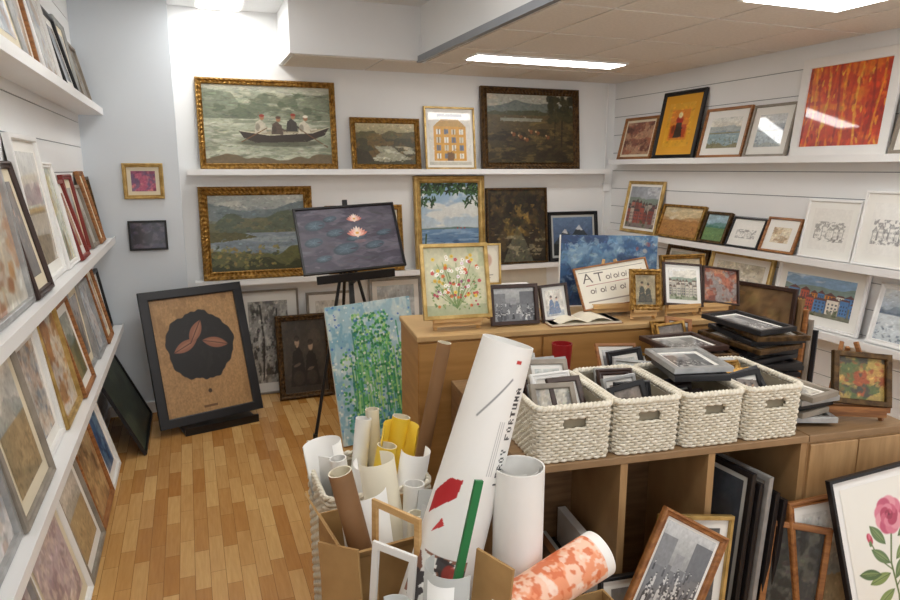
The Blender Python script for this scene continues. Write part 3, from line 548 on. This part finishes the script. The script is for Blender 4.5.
# ------------------------------------------------------------------ floor-standing: leaf collage, easel with lily, green canvas
pic('framed_leaf_collage',.67,.90,(.06,4.53,.055),13,19,1.5,fm='black',fw=.06,D=.03,art=maskart,res=360,seed=11,flatf=True)
mb=MB();mb.M=PM((.06,4.545,0),13)
mb.box((-.20,-.085,0),(.28,-.065,.05),'metal_black');mb.box((-.2,-.075,0),(.28,.25,.015),'metal_black');mb.beam((0,.24,.01),(0,.175,.45),.03,.012,'metal_black')
mb.build('picture_floor_stand')
pic('waterlily_painting',.65,.44,(.945,4.045,1.075),0,28,3,fm='black',fw=.014,D=.022,art=lily,res=430,seed=12)
mb=MB()
mb.beam((.945,4.12,.62),(.945,4.325,1.50),.03,.02,'metal_black');mb.beam((.70,4.04,1.03),(1.19,4.04,1.056),.02,.05,'metal_black')
mb.beam((.945,4.2,.98),(.945,4.05,1.03),.03,.02,'metal_black')
for p in((.66,4.09,0),(1.24,4.14,0),(.95,4.72,0)): mb.sweep([p,((p[0]+.945)/2,(p[1]+4.30)/2,.63),(.945,4.30,1.26)],.011,8,False,'metal_black');mb.sweep([p,(p[0],p[1],.03)],.016,8,False,'metal_black')
mb.sweep([(.80,4.19,.64),(1.10,4.20,.64)],.007,6,False,'metal_black')
mb.build('studio_easel')
pic('green_garden_canvas',.55,.87,(1.07,3.90,.022),0,11,4,fw=0,D=.03,mm='mat_white',art=green,res=430,seed=13)

# ------------------------------------------------------------------ island
th=math.radians(-7);E=Vector((math.cos(th),math.sin(th),0));N=Vector((-math.sin(th),math.cos(th),0));O1=Vector((.9,1.7,0))
def I(s,d,z=0): return O1+E*s+N*d+Vector((0,0,z))
MI=Matrix.Translation(O1)@Matrix.Rotation(th,4,'Z')
def C(s,d,z=1.0): return I(s-.152,d+.908,z)
mb=MB();mb.M=MI
x0,x1,y0,y1=-.14,1.47,.908,1.33
mb.box((x0,y0+.012,0),(x1,y1,.975),'panel_ochre');mb.box((x0-.006,y0-.005,.975),(x1+.01,y1+.01,1.0),'edge_light',bev=.003)
for a,b in((x0,.42),(.425,.98),(.985,x1)): mb.box((a+.004,y0,.06),(b-.004,y0+.012,.965),'panel_ochre',bev=.002)
mb.build('low_storage_cabinet')
mb=MB();mb.M=MI
W=1.04;Dp=.36
mb.box((0,0,.775),(W,.895,.80),'laminate_top',bev=.002)
mb.box((0,.005,0),(.025,.89,.775),'laminate_brown');mb.box((W-.025,.005,0),(W,.89,.775),'laminate_light')
for s in(.345,.665): mb.box((s-.0125,.005,.04),(s+.0125,.88,.775),'laminate_light')
mb.box((.025,Dp,.04),(W-.025,Dp+.015,.775),'laminate_brown');mb.box((.025,.87,.04),(W-.025,.885,.775),'laminate_brown')
mb.box((0.025,.02,0),(W-.025,.87,.04),'laminate_brown')
mb.build('cubby_shelf_unit')
mb=MB();mb.M=MI
mb.box((W+.006,.01,0),(1.47,.89,.775),'laminate_light');mb.box((W+.004,0,.775),(1.475,.895,.80),'laminate_top',bev=.002)
mb.box((W+.012,.0,.05),(1.25,.012,.765),'laminate_light',bev=.002);mb.box((1.256,.0,.05),(1.465,.012,.765),'laminate_light',bev=.002)
mb.build('oak_cabinet')

# wicker
def rrect(w,d,r,n):
    per=2*(w+d)-8*r+2*math.pi*r
    def at(t):
        segs=[('l',w-2*r,(-w/2+r,-d/2),(1,0)),('a',r*math.pi/2,(w/2-r,-d/2+r),-90),('l',d-2*r,(w/2,-d/2+r),(0,1)),('a',r*math.pi/2,(w/2-r,d/2-r),0),('l',w-2*r,(w/2-r,d/2),(-1,0)),('a',r*math.pi/2,(-w/2+r,d/2-r),90),('l',d-2*r,(-w/2,d/2-r),(0,-1)),('a',r*math.pi/2,(-w/2+r,-d/2+r),180)]
        for k,L,p,q in segs:
            if t<=L+1e-9:
                if k=='l': return (p[0]+q[0]*t,p[1]+q[1]*t),(q[1],-q[0])
                a=math.radians(q)+t/r;return (p[0]+r*math.cos(a),p[1]+r*math.sin(a)),(math.cos(a),math.sin(a))
            t-=L
        return (p[0],p[1]),(0,-1)
    return [at(i*per/n) for i in range(n)],per
def wicker(name,M,w,d,h,rad=.03,sp=.0100,tr=.0056,taper=.97,handle=True,cyc=.028):
    mb=MB();mb.M=M
    rows=int(h/sp);_,per=rrect(w,d,rad,8);nc=int(per/cyc);n=nc*8
    base,_=rrect(w,d,rad,n)
    for r in range(rows):
        k=taper+(1-taper)*r/rows;z=sp*(r+.5)
        P=[]
        for i,(p,nn) in enumerate(base):
            o=.0036*math.sin(i*2*math.pi/8+r*math.pi);P.append(((p[0]+nn[0]*o)*k,(p[1]+nn[1]*o)*k,z))
        if handle and rows-6<=r<=rows-4:
            runs=[];cur=[]
            for p in P:
                if abs(p[0])<.036 and abs(p[1])>d*.4: 
                    if cur: runs.append(cur)
                    cur=[]
                else: cur.append(p)
            if cur: runs.append(cur)
            if len(runs)>2: runs[0]=runs[-1]+runs[0];runs.pop()
            for q in runs:
                if len(q)>2: mb.sweep(q,tr,4,False,'wicker_white')
        else: mb.sweep(P,tr,4,True,'wicker_white')
    for ph in(0,math.pi):
        P=[(p[0]+nn[0]*.005*math.cos(i*.8+ph),p[1]+nn[1]*.005*math.cos(i*.8+ph),h+.004+.005*math.sin(i*.8+ph)) for i,(p,nn) in enumerate(base)]
        mb.sweep(P,.0070,6,True,'wicker_white')
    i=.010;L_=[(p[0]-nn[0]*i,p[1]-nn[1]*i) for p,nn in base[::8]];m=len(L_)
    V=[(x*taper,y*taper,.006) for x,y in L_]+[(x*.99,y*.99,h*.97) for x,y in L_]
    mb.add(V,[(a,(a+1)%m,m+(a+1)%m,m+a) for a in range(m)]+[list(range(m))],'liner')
    return mb.build(name)
bx=[(.040,.298),(.312,.54),(.553,.775),(.788,1.005)]
for a,b in bx: wicker('wicker_basket',Matrix.Translation(I((a+b)/2,.180,.802))@Matrix.Rotation(th,4,'Z'),b-a-.004,.345,.175)
FMS=['silver','black','white_frame','gold','darkwood','greyframe','wood']
small=[sketch(),figure('#8a8078','#3c3836'),crowd,A2,abstract('#d8d4c8',['#8a8a88','#b8b0a0']),land('#a8b4b8','#c8ccc8','#5a6860','#6a6a4a',['#4a5a3a'])]
def stack(name,cs,cd,z,w,d,n,seed=1,fms=FMS,hmax=.2,up=.03):
    r=random.Random(seed);mb=MB();mb.M=MI
    for i in range(n):
        t=(i+.5)/n
        W_=min(w*.8,r.uniform(.12,.2));H_=r.uniform(.13,hmax)
        M=Matrix.Translation((cs+r.uniform(-.5,.5)*(w-W_),cd+(t-.5)*d*.72-.03,z+r.uniform(0,up)))@Matrix.Rotation(math.radians(r.uniform(-9,9)),4,'Z')@Matrix.Rotation(math.radians(-(r.uniform(18,36))),4,'X')@Matrix.Rotation(math.radians(r.uniform(-9,9)),4,'Y')
        add_pic(mb,M,W_,H_,fw=r.choice([.012,.018,.022]),D=.014,fm=r.choice(fms),mw=r.choice([0,.015]),art=r.choice(small),res=190,seed=seed*31+i)
    mb.build(name)
def flatstack(name,cs,cd,z,w,d,n,seed=1,fms=FMS,tilt=6):
    r=random.Random(seed);mb=MB();mb.M=MI;zz=z
    for i in range(n):
        W_=w*r.uniform(.75,1);H_=d*r.uniform(.75,1)
        M=Matrix.Translation((cs+r.uniform(-.02,.02),cd-H_/2+r.uniform(-.02,.02),zz+.016))@Matrix.Rotation(math.radians(r.uniform(-tilt*2,tilt*2)),4,'Z')@Matrix.Rotation(math.radians(-90+r.uniform(0,tilt*.3)),4,'X')
        add_pic(mb,M,W_,H_,fw=.02,D=.02,fm=r.choice(fms),mw=r.choice([0,.02]),art=r.choice(small),res=200,seed=seed*17+i,glaze=True);zz+=.023
    mb.build(name)
stack('small_frames_pile',.17,.20,.84,.20,.30,9,seed=2,fms=['silver','white_frame','greyframe','silver','darkwood'],hmax=.19,up=.05)
stack('small_frames_pile',.425,.20,.84,.17,.30,7,seed=3,fms=['silver','black','darkwood'],hmax=.17)
flatstack('framed_prints_stack',.665,.20,.985,.24,.28,2,seed=4,fms=['silver','black'])
stack('small_frames_pile',.665,.20,.82,.16,.28,5,seed=14,fms=['black','darkwood'],hmax=.13,up=.0)
stack('small_frames_pile',.895,.20,.84,.16,.30,7,seed=5,fms=['silver','black','gold','greyframe'],hmax=.17)
flatstack('framed_prints_stack',.93,.57,.801,.28,.32,8,seed=6,fms=['black','darkwood','dkgold'])
flatstack('framed_prints_stack',1.24,.56,.801,.27,.36,11,seed=7,fms=['black','darkwood','black','dkgold'],tilt=9)
flatstack('framed_prints_stack',1.13,.19,.801,.20,.28,5,seed=8,fms=['black','silver','gold','greyframe'],tilt=9)
stack('small_frames_pile',.66,.56,.802,.26,.24,4,seed=9,fms=['black','gold','silver','wood'],hmax=.22,up=0)
stack('small_frames_pile',.27,.56,.802,.34,.24,4,seed=10,fms=['wood','silver','white_frame'],hmax=.18,up=0)
stack('small_frames_pile',1.0,.78,.802,.2,.08,3,seed=13,fms=['wood','black','gold'],hmax=.28,up=0)
mb=MB();c=I(.47,.80,.802);mb.roll((c[0],c[1],.802),(c[0],c[1],.96),.035,.045,'plastic_red',inner='plastic_red');mb.build('red_plastic_cup')

def teasel(name,M,h=.3,w=.18,m='pine'):
    mb=MB();mb.M=M
    for sgn in(-1,1): mb.beam((sgn*w/2,-.03,0),(sgn*w*.12,.06,h),.012,.014,m)
    mb.beam((0,.15,0),(0,.062,h*.92),.012,.014,m);mb.beam((-w*.55,-.035,.038),(w*.55,-.035,.038),.012,.045,m);mb.beam((-w*.3,.035,h*.7),(w*.3,.035,h*.7),.012,.014,m)
    mb.beam((-w*.55,-.058,.05),(w*.55,-.058,.05),.006,.02,m)
    return mb.build(name)
MZ=Matrix.Rotation(th,4,'Z')
def cpic(name,w,h,s,d,z=1.0,tilt=14,roll=0,yaw=0,**k):
    return pic(name,w,h,C(s,d,z),-7+yaw,tilt,roll,seed=ns(),**k)
teasel('tabletop_easel',Matrix.Translation(C(.205,.12,1.001))@MZ,.34,.2)
cpic('framed_wildflower_painting',.31,.335,.205,.075,1.05,17,0,art=flow12,fm='ltgold',fw=.017,D=.022,res=560)
cpic('small_text_print',.16,.20,.42,.37,1.145,6,0,art=lambda a:(a.bg('#e8e0cc').ell(.5,.6,.25,.2,'#b88068',.6).rect(.2,.2,.8,.22,'#77706a').rect(.3,.12,.7,.14,'#77706a')),fm='ltgold',fw=.01,D=.015,res=300)
mb=MB();mb.box((.40,.25,1.001),(.64,.40,1.12),'cardboard',M=Matrix.Translation(C(0,0,0))@MZ);mb.box((.395,.245,1.12),(.645,.405,1.143),'paper_white',M=Matrix.Translation(C(0,0,0))@MZ);mb.build('white_lid_box')
cpic('framed_group_photograph',.23,.185,.48,.10,1.002,14,0,art=crowd,fm='darkwood',fw=.018,D=.02,res=420,glaze=True)
cpic('small_portrait_frame',.14,.175,.69,.12,1.002,14,4,art=figure('#e0dace','#6a80a0','#d8b098'),fm='darkwood',fw=.012,D=.02,mw=.015,res=360,glaze=True)
mb=MB();mb.M=Matrix.Translation(C(.80,.10,1.0))@MZ
for sgn in(-1,1):
    V=[];n=10
    for i in range(n+1):
        t=i/n;V+=[(sgn*t*.17,-.08,.012+.018*math.sin(min(1,t*1.3)*math.pi)),(sgn*t*.17,.09,.012+.018*math.sin(min(1,t*1.3)*math.pi))]
    mb.add(V,[(2*i,2*i+1,2*i+3,2*i+2) for i in range(n)],'book_page',smooth=True);mb.box((min(0,sgn*.172),-.082,.003),(max(0,sgn*.172),.092,.012),'book_page')
mb.box((-.178,-.086,.001),(.178,.096,.004),'book_cover');mb.build('open_book')
teasel('tabletop_easel',Matrix.Translation(C(1.03,.22,1.001))@MZ,.26,.24)
cpic('lettered_sign_board',.40,.215,1.05,.18,1.05,25,7,art=signart,fm='wood',fw=.008,D=.012,res=460)
cpic('small_gilt_frame',.16,.195,1.11,.055,1.045,14,-3,art=figure('#a89a7a','#4a4a40'),fm='gold',fw=.028,D=.02,res=360,orn=.002)
teasel('tabletop_easel',Matrix.Translation(C(1.11,.10,1.001))@MZ,.17,.12)
teasel('tabletop_easel',Matrix.Translation(C(1.33,.13,1.001))@MZ,.2,.16)
cpic('framed_mill_print',.21,.21,1.33,.085,1.05,20,-6,art=village('#d8d4c8',['#a8a090','#c8c0b0'],'#6a5a50','#98a088'),fm='darkwood',fw=.010,D=.015,mw=.02,res=420)
teasel('tabletop_easel',Matrix.Translation(C(1.51,.13,1.001))@MZ,.18,.14)
cpic('small_russet_painting',.20,.18,1.53,.085,1.05,20,-9,art=abstract('#9a5a44',['#c08a68','#6a3a30','#8a8a88'],4,4,20),fm='darkwood',fw=.008,D=.02,res=360)
cpic('framed_brown_landscape',.26,.26,1.50,.34,1.002,12,0,art=land('#a89a80','#c8b898','#6a5a44','#8a6a40',['#9a7a4a','#4a3a2c']),fm='gold',fw=.025,D=.03,res=250)
cpic('blue_abstract_canvas',.54,.355,1.08,.385,1.012,5,-2,art=blueabs,fw=0,D=.02,res=400)
mb=MB()
for i in range(5): add_pic(mb,PM(I(1.52+.03*i,.99-.03*i,.003),-7-70+i*4,5,0),.42-.03*i,1.14-.05*i,fw=.02,D=.018,fm=['darkwood','backing','wood','greyframe','black'][i],art=abstract('#7a6044',['#5a452c','#9a7c54']),res=60,seed=i)
mb.build('leaning_backing_boards')
teasel('wooden_display_easel',Matrix.Translation(I(1.315,.115,.801))@Matrix.Rotation(th-.35,4,'Z'),.27,.2,'wood')
pic('framed_still_life_painting',.20,.19,I(1.31,.07,.862),-7-20,20,-4,fm='dkgold',fw=.02,D=.025,art=abstract('#4a463a',['#a8502c','#5a6a3a','#b89850'],4,4,20),res=400,seed=21)
# leaning pictures in front of island
pic('framed_rose_print',.42,.64,I(1.315,-.235,.08),-7,14,6,fm='black',fw=.012,D=.02,mw=.03,mm='paper_white',art=rose,res=560,seed=22,glaze=True)
pic('framed_pine_print',.30,.57,I(1.13,-.11,.022),-7,9,3,fm='wood',fw=.022,D=.02,mw=.03,art=A2,res=250,seed=23)
pic('framed_crowd_photograph',.25,.34,I(.37,-.17,.32),-7,14,-31,fm='wood',fw=.022,D=.022,mw=.01,art=crowd,res=620,seed=24,glaze=True)
pic('framed_dark_photograph',.28,.56,I(.52,-.09,.03),-7,7,-8,fm='ltgold',fw=.014,D=.02,mw=.03,art=figure('#5a5a5a','#2a2a2a'),res=250,seed=25)
pic('framed_mounted_photograph',.26,.44,I(.36,-.13,.003),-7,8,0,fm='black',fw=.012,D=.018,mw=.03,art=figure('#777777','#333333'),res=200,seed=27)
mb=MB();mb.M=MI
for i,(s,h,fm) in enumerate(((.73,.66,'black'),(.765,.62,'black'),(.80,.64,'silver'),(.835,.58,'black'),(.87,.55,'black'))):
    add_pic(mb,Matrix.Translation((s,.13,.045))@Matrix.Rotation(math.radians(-78),4,'Z')@Matrix.Rotation(math.radians(-4),4,'X'),.36,h,fw=.02,D=.018,fm=fm,mw=.02,mm='mat_grey',art=figure('#3a4048','#20242a'),res=80,seed=i)
mb.build('framed_pictures_row')
pic('framed_gilt_print',.20,.5,I(.93,-.09,.012),-7-25,8,-5,fm='wood',fw=.02,D=.02,mw=.0,art=abstract('#3a3a38',['#5a5a50','#22221e']),res=250,seed=26)
mb=MB();mb.M=MI
for i in range(6): mb.box((.06+.035*i,.08,.042),(.085+.035*i,.34,.40-.03*(i%3)),['paper_grey','plastic_green','paper_white','book_cover','mat_grey','black'][i])
mb.box((.27,.06,.042),(.30,.34,.46),'paper_white');mb.build('folder_row')

# ------------------------------------------------------------------ poster roll corner
def bigart(W_,H_,f,seed,asp):
    A=Art(1,1,200,seed);A.W=W_;A.H=H_;A.asp=asp;A.U,A.V=np.meshgrid(np.linspace(0,1,W_),np.linspace(0,1,H_));A.im=np.ones((H_,W_,3));f(A);return lin(A.im)
mb=MB();mb.roll(I(-.46,-.17,.02),I(-.095,-.11,1.235),.120,.072,'poster_paper',art=bigart(240,520,poster_roll,5,.5),face=(-.35,-1,0),inner='paper_white');mb.build('rolled_exhibition_poster')
mb=MB();p=I(-.085,-.19,0);mb.roll((p[0],p[1],.003),(p[0],p[1],.905),.070,.070,'paper_white',inner='paper_white');mb.build('white_paper_roll')
mb=MB();mb.roll((.66,1.375,.575),(1.0,1.43,.65),.058,.064,'poster_paper',art=bigart(120,160,orange_roll,6,1.),inner='paper_white');mb.build('rolled_orange_poster')
def cbox(name,x0,x1,y0,y1,z,m,t=.006,flaps=True,rot=0):
    mb=MB();cx,cy=(x0+x1)/2,(y0+y1)/2;mb.M=Matrix.Translation((cx,cy,0))@Matrix.Rotation(math.radians(rot),4,'Z');w=(x1-x0)/2;d=(y1-y0)/2
    mb.box((-w,-d,.001),(w,d,t),m);mb.box((-w,-d,t),(w,-d+t,z),m);mb.box((-w,d-t,t),(w,d,z),m);mb.box((-w,-d+t,t),(-w+t,d-t,z),m);mb.box((w-t,-d+t,t),(w,d-t,z),m)
    if flaps:
        mb.beam((0,-d,z),(0,-d-.05,z+.05),2*w,t,m,up=(0,1,0));mb.beam((-w,0,z),(-w-.04,0,z+.08),t,2*d,m,up=(0,1,0))
    mb.build(name)
cbox('cardboard_box',.34,.66,1.74,2.04,.60,'cardboard',rot=6)
cbox('cardboard_box',.66,1.04,1.24,1.46,.51,'cardboard',flaps=False)
cbox('cardboard_box',.30,.52,1.28,1.50,.56,'paper_white',flaps=False,rot=-20)
wicker('tall_wicker_basket',Matrix.Translation((.55,2.26,.001)),.38,.36,.60,rad=.05,sp=.016,tr=.009,handle=False,cyc=.05)
def rolls(L_):
    mb=MB()
    for p0,p1,r,m in L_: mb.roll(p0,p1,r,r,m,inner='paper_cream' if m!='paper_white' else 'paper_white')
    return mb
mb=rolls([((.50,2.20,.02),(.43,2.2,.70),.03,'paper_white'),((.46,2.30,.02),(.56,2.34,.78),.030,'paper_white'),((.52,2.27,.02),(.69,2.28,.79),.034,'paper_yellow'),((.48,2.22,.02),(.61,2.2,.72),.036,'paper_yellow'),((.62,2.34,.02),(.60,2.37,.80),.026,'paper_cream')])
mb.curl((.46,2.26,.3),(.40,2.28,.73),.05,20,260,'paper_white',.6);mb.curl((.56,2.18,.4),(.52,2.14,.70),.045,-140,100,'paper_white',.6);mb.curl((.60,2.22,.3),(.68,2.22,.78),.055,60,280,'paper_yellow',.4);mb.curl((.64,2.2,.3),(.70,2.17,.70),.045,-100,120,'paper_white',.5)
for k,(x,y,a_) in enumerate(((.42,2.16,-6),(.41,2.22,-9),(.41,2.29,-12))): mb.box((-.05,-.004,0),(.06,.004,.62+.03*k),['paper_grey','paper_white','paper_cream'][k],M=PM((x+.05,y,.02),-60,0,-a_))
mb.build('paper_rolls_bundle')
rolls([((.72,2.46,.003),(.915,2.42,1.02),.028,'paper_brown')]).build('brown_cardboard_tube')
rolls([((.53,1.80,.02),(.36,1.82,.83),.035,'paper_brown')]).build('brown_paper_roll')
mb=rolls([((.58,1.90,.02),(.62,1.92,.70),.034,'paper_white'),((.55,1.84,.02),(.60,1.84,.64),.025,'paper_cream')])
mb.curl((.47,1.88,.3),(.43,1.90,.72),.055,-150,70,'paper_white',.6);mb.curl((.60,1.80,.3),(.64,1.80,.70),.05,-60,200,'paper_grey',.4);mb.curl((.54,1.94,.4),(.50,1.97,.78),.05,-90,150,'paper_cream',.5)
mb.build('paper_rolls_bundle')
def opf(M,w,h,t,m):
    for a,b in(((-w/2,-t,0),(-w/2+t*2,0,h)),((w/2-t*2,-t,0),(w/2,0,h)),((-w/2+t*2,-t,0),(w/2-t*2,0,t*2)),((-w/2+t*2,-t,h-t*2),(w/2-t*2,0,h))): mb.box(a,b,m,M=M)
mb=MB();opf(PM((.46,1.62,.003),-65,4,3),.20,.76,.010,'pine');opf(PM((.41,1.60,.003),-50,3,-3),.14,.69,.010,'white_frame')
mb.build('canvas_stretcher_frames')
mb=MB();mb.beam((.46,1.43,.15),(.635,1.435,.93),.022,.010,'plastic_green',up=(0,1,0));mb.build('green_display_strip')
mb=MB()
mb.curl((.52,1.43,.25),(.55,1.43,.72),.055,-160,30,'paper_grey',.3);mb.curl((.51,1.41,.25),(.53,1.41,.70),.040,-120,60,'paper_white',.3);mb.curl((.40,1.40,.25),(.40,1.40,.66),.04,-60,200,'mat_grey',.2);mb.build('curled_print_sheets')
mb=MB()
mb.box((-.06,-.004,0),(.06,.004,.74),'cardboard',M=PM((.60,1.41,.003),-65,3,-4));mb.box((-.07,-.004,0),(.07,.004,.66),'cardboard',M=PM((.345,1.64,.003),-50,3,6))
mb.build('cardboard_sheets')

# ------------------------------------------------------------------ world + camera
w=bpy.data.worlds.new('w');S.world=w;w.use_nodes=True;w.node_tree.nodes['Background'].inputs[0].default_value=(.95,.97,1,1);w.node_tree.nodes['Background'].inputs[1].default_value=1.15
cd=bpy.data.cameras.new('camera');cd.lens=26.8;cd.sensor_width=36;co=bpy.data.objects.new('camera',cd);S.collection.objects.link(co)
co.location=(0,0,1.7);co.rotation_euler=(math.radians(78.9),0,math.radians(-21.2));S.camera=co;cd.clip_start=.05
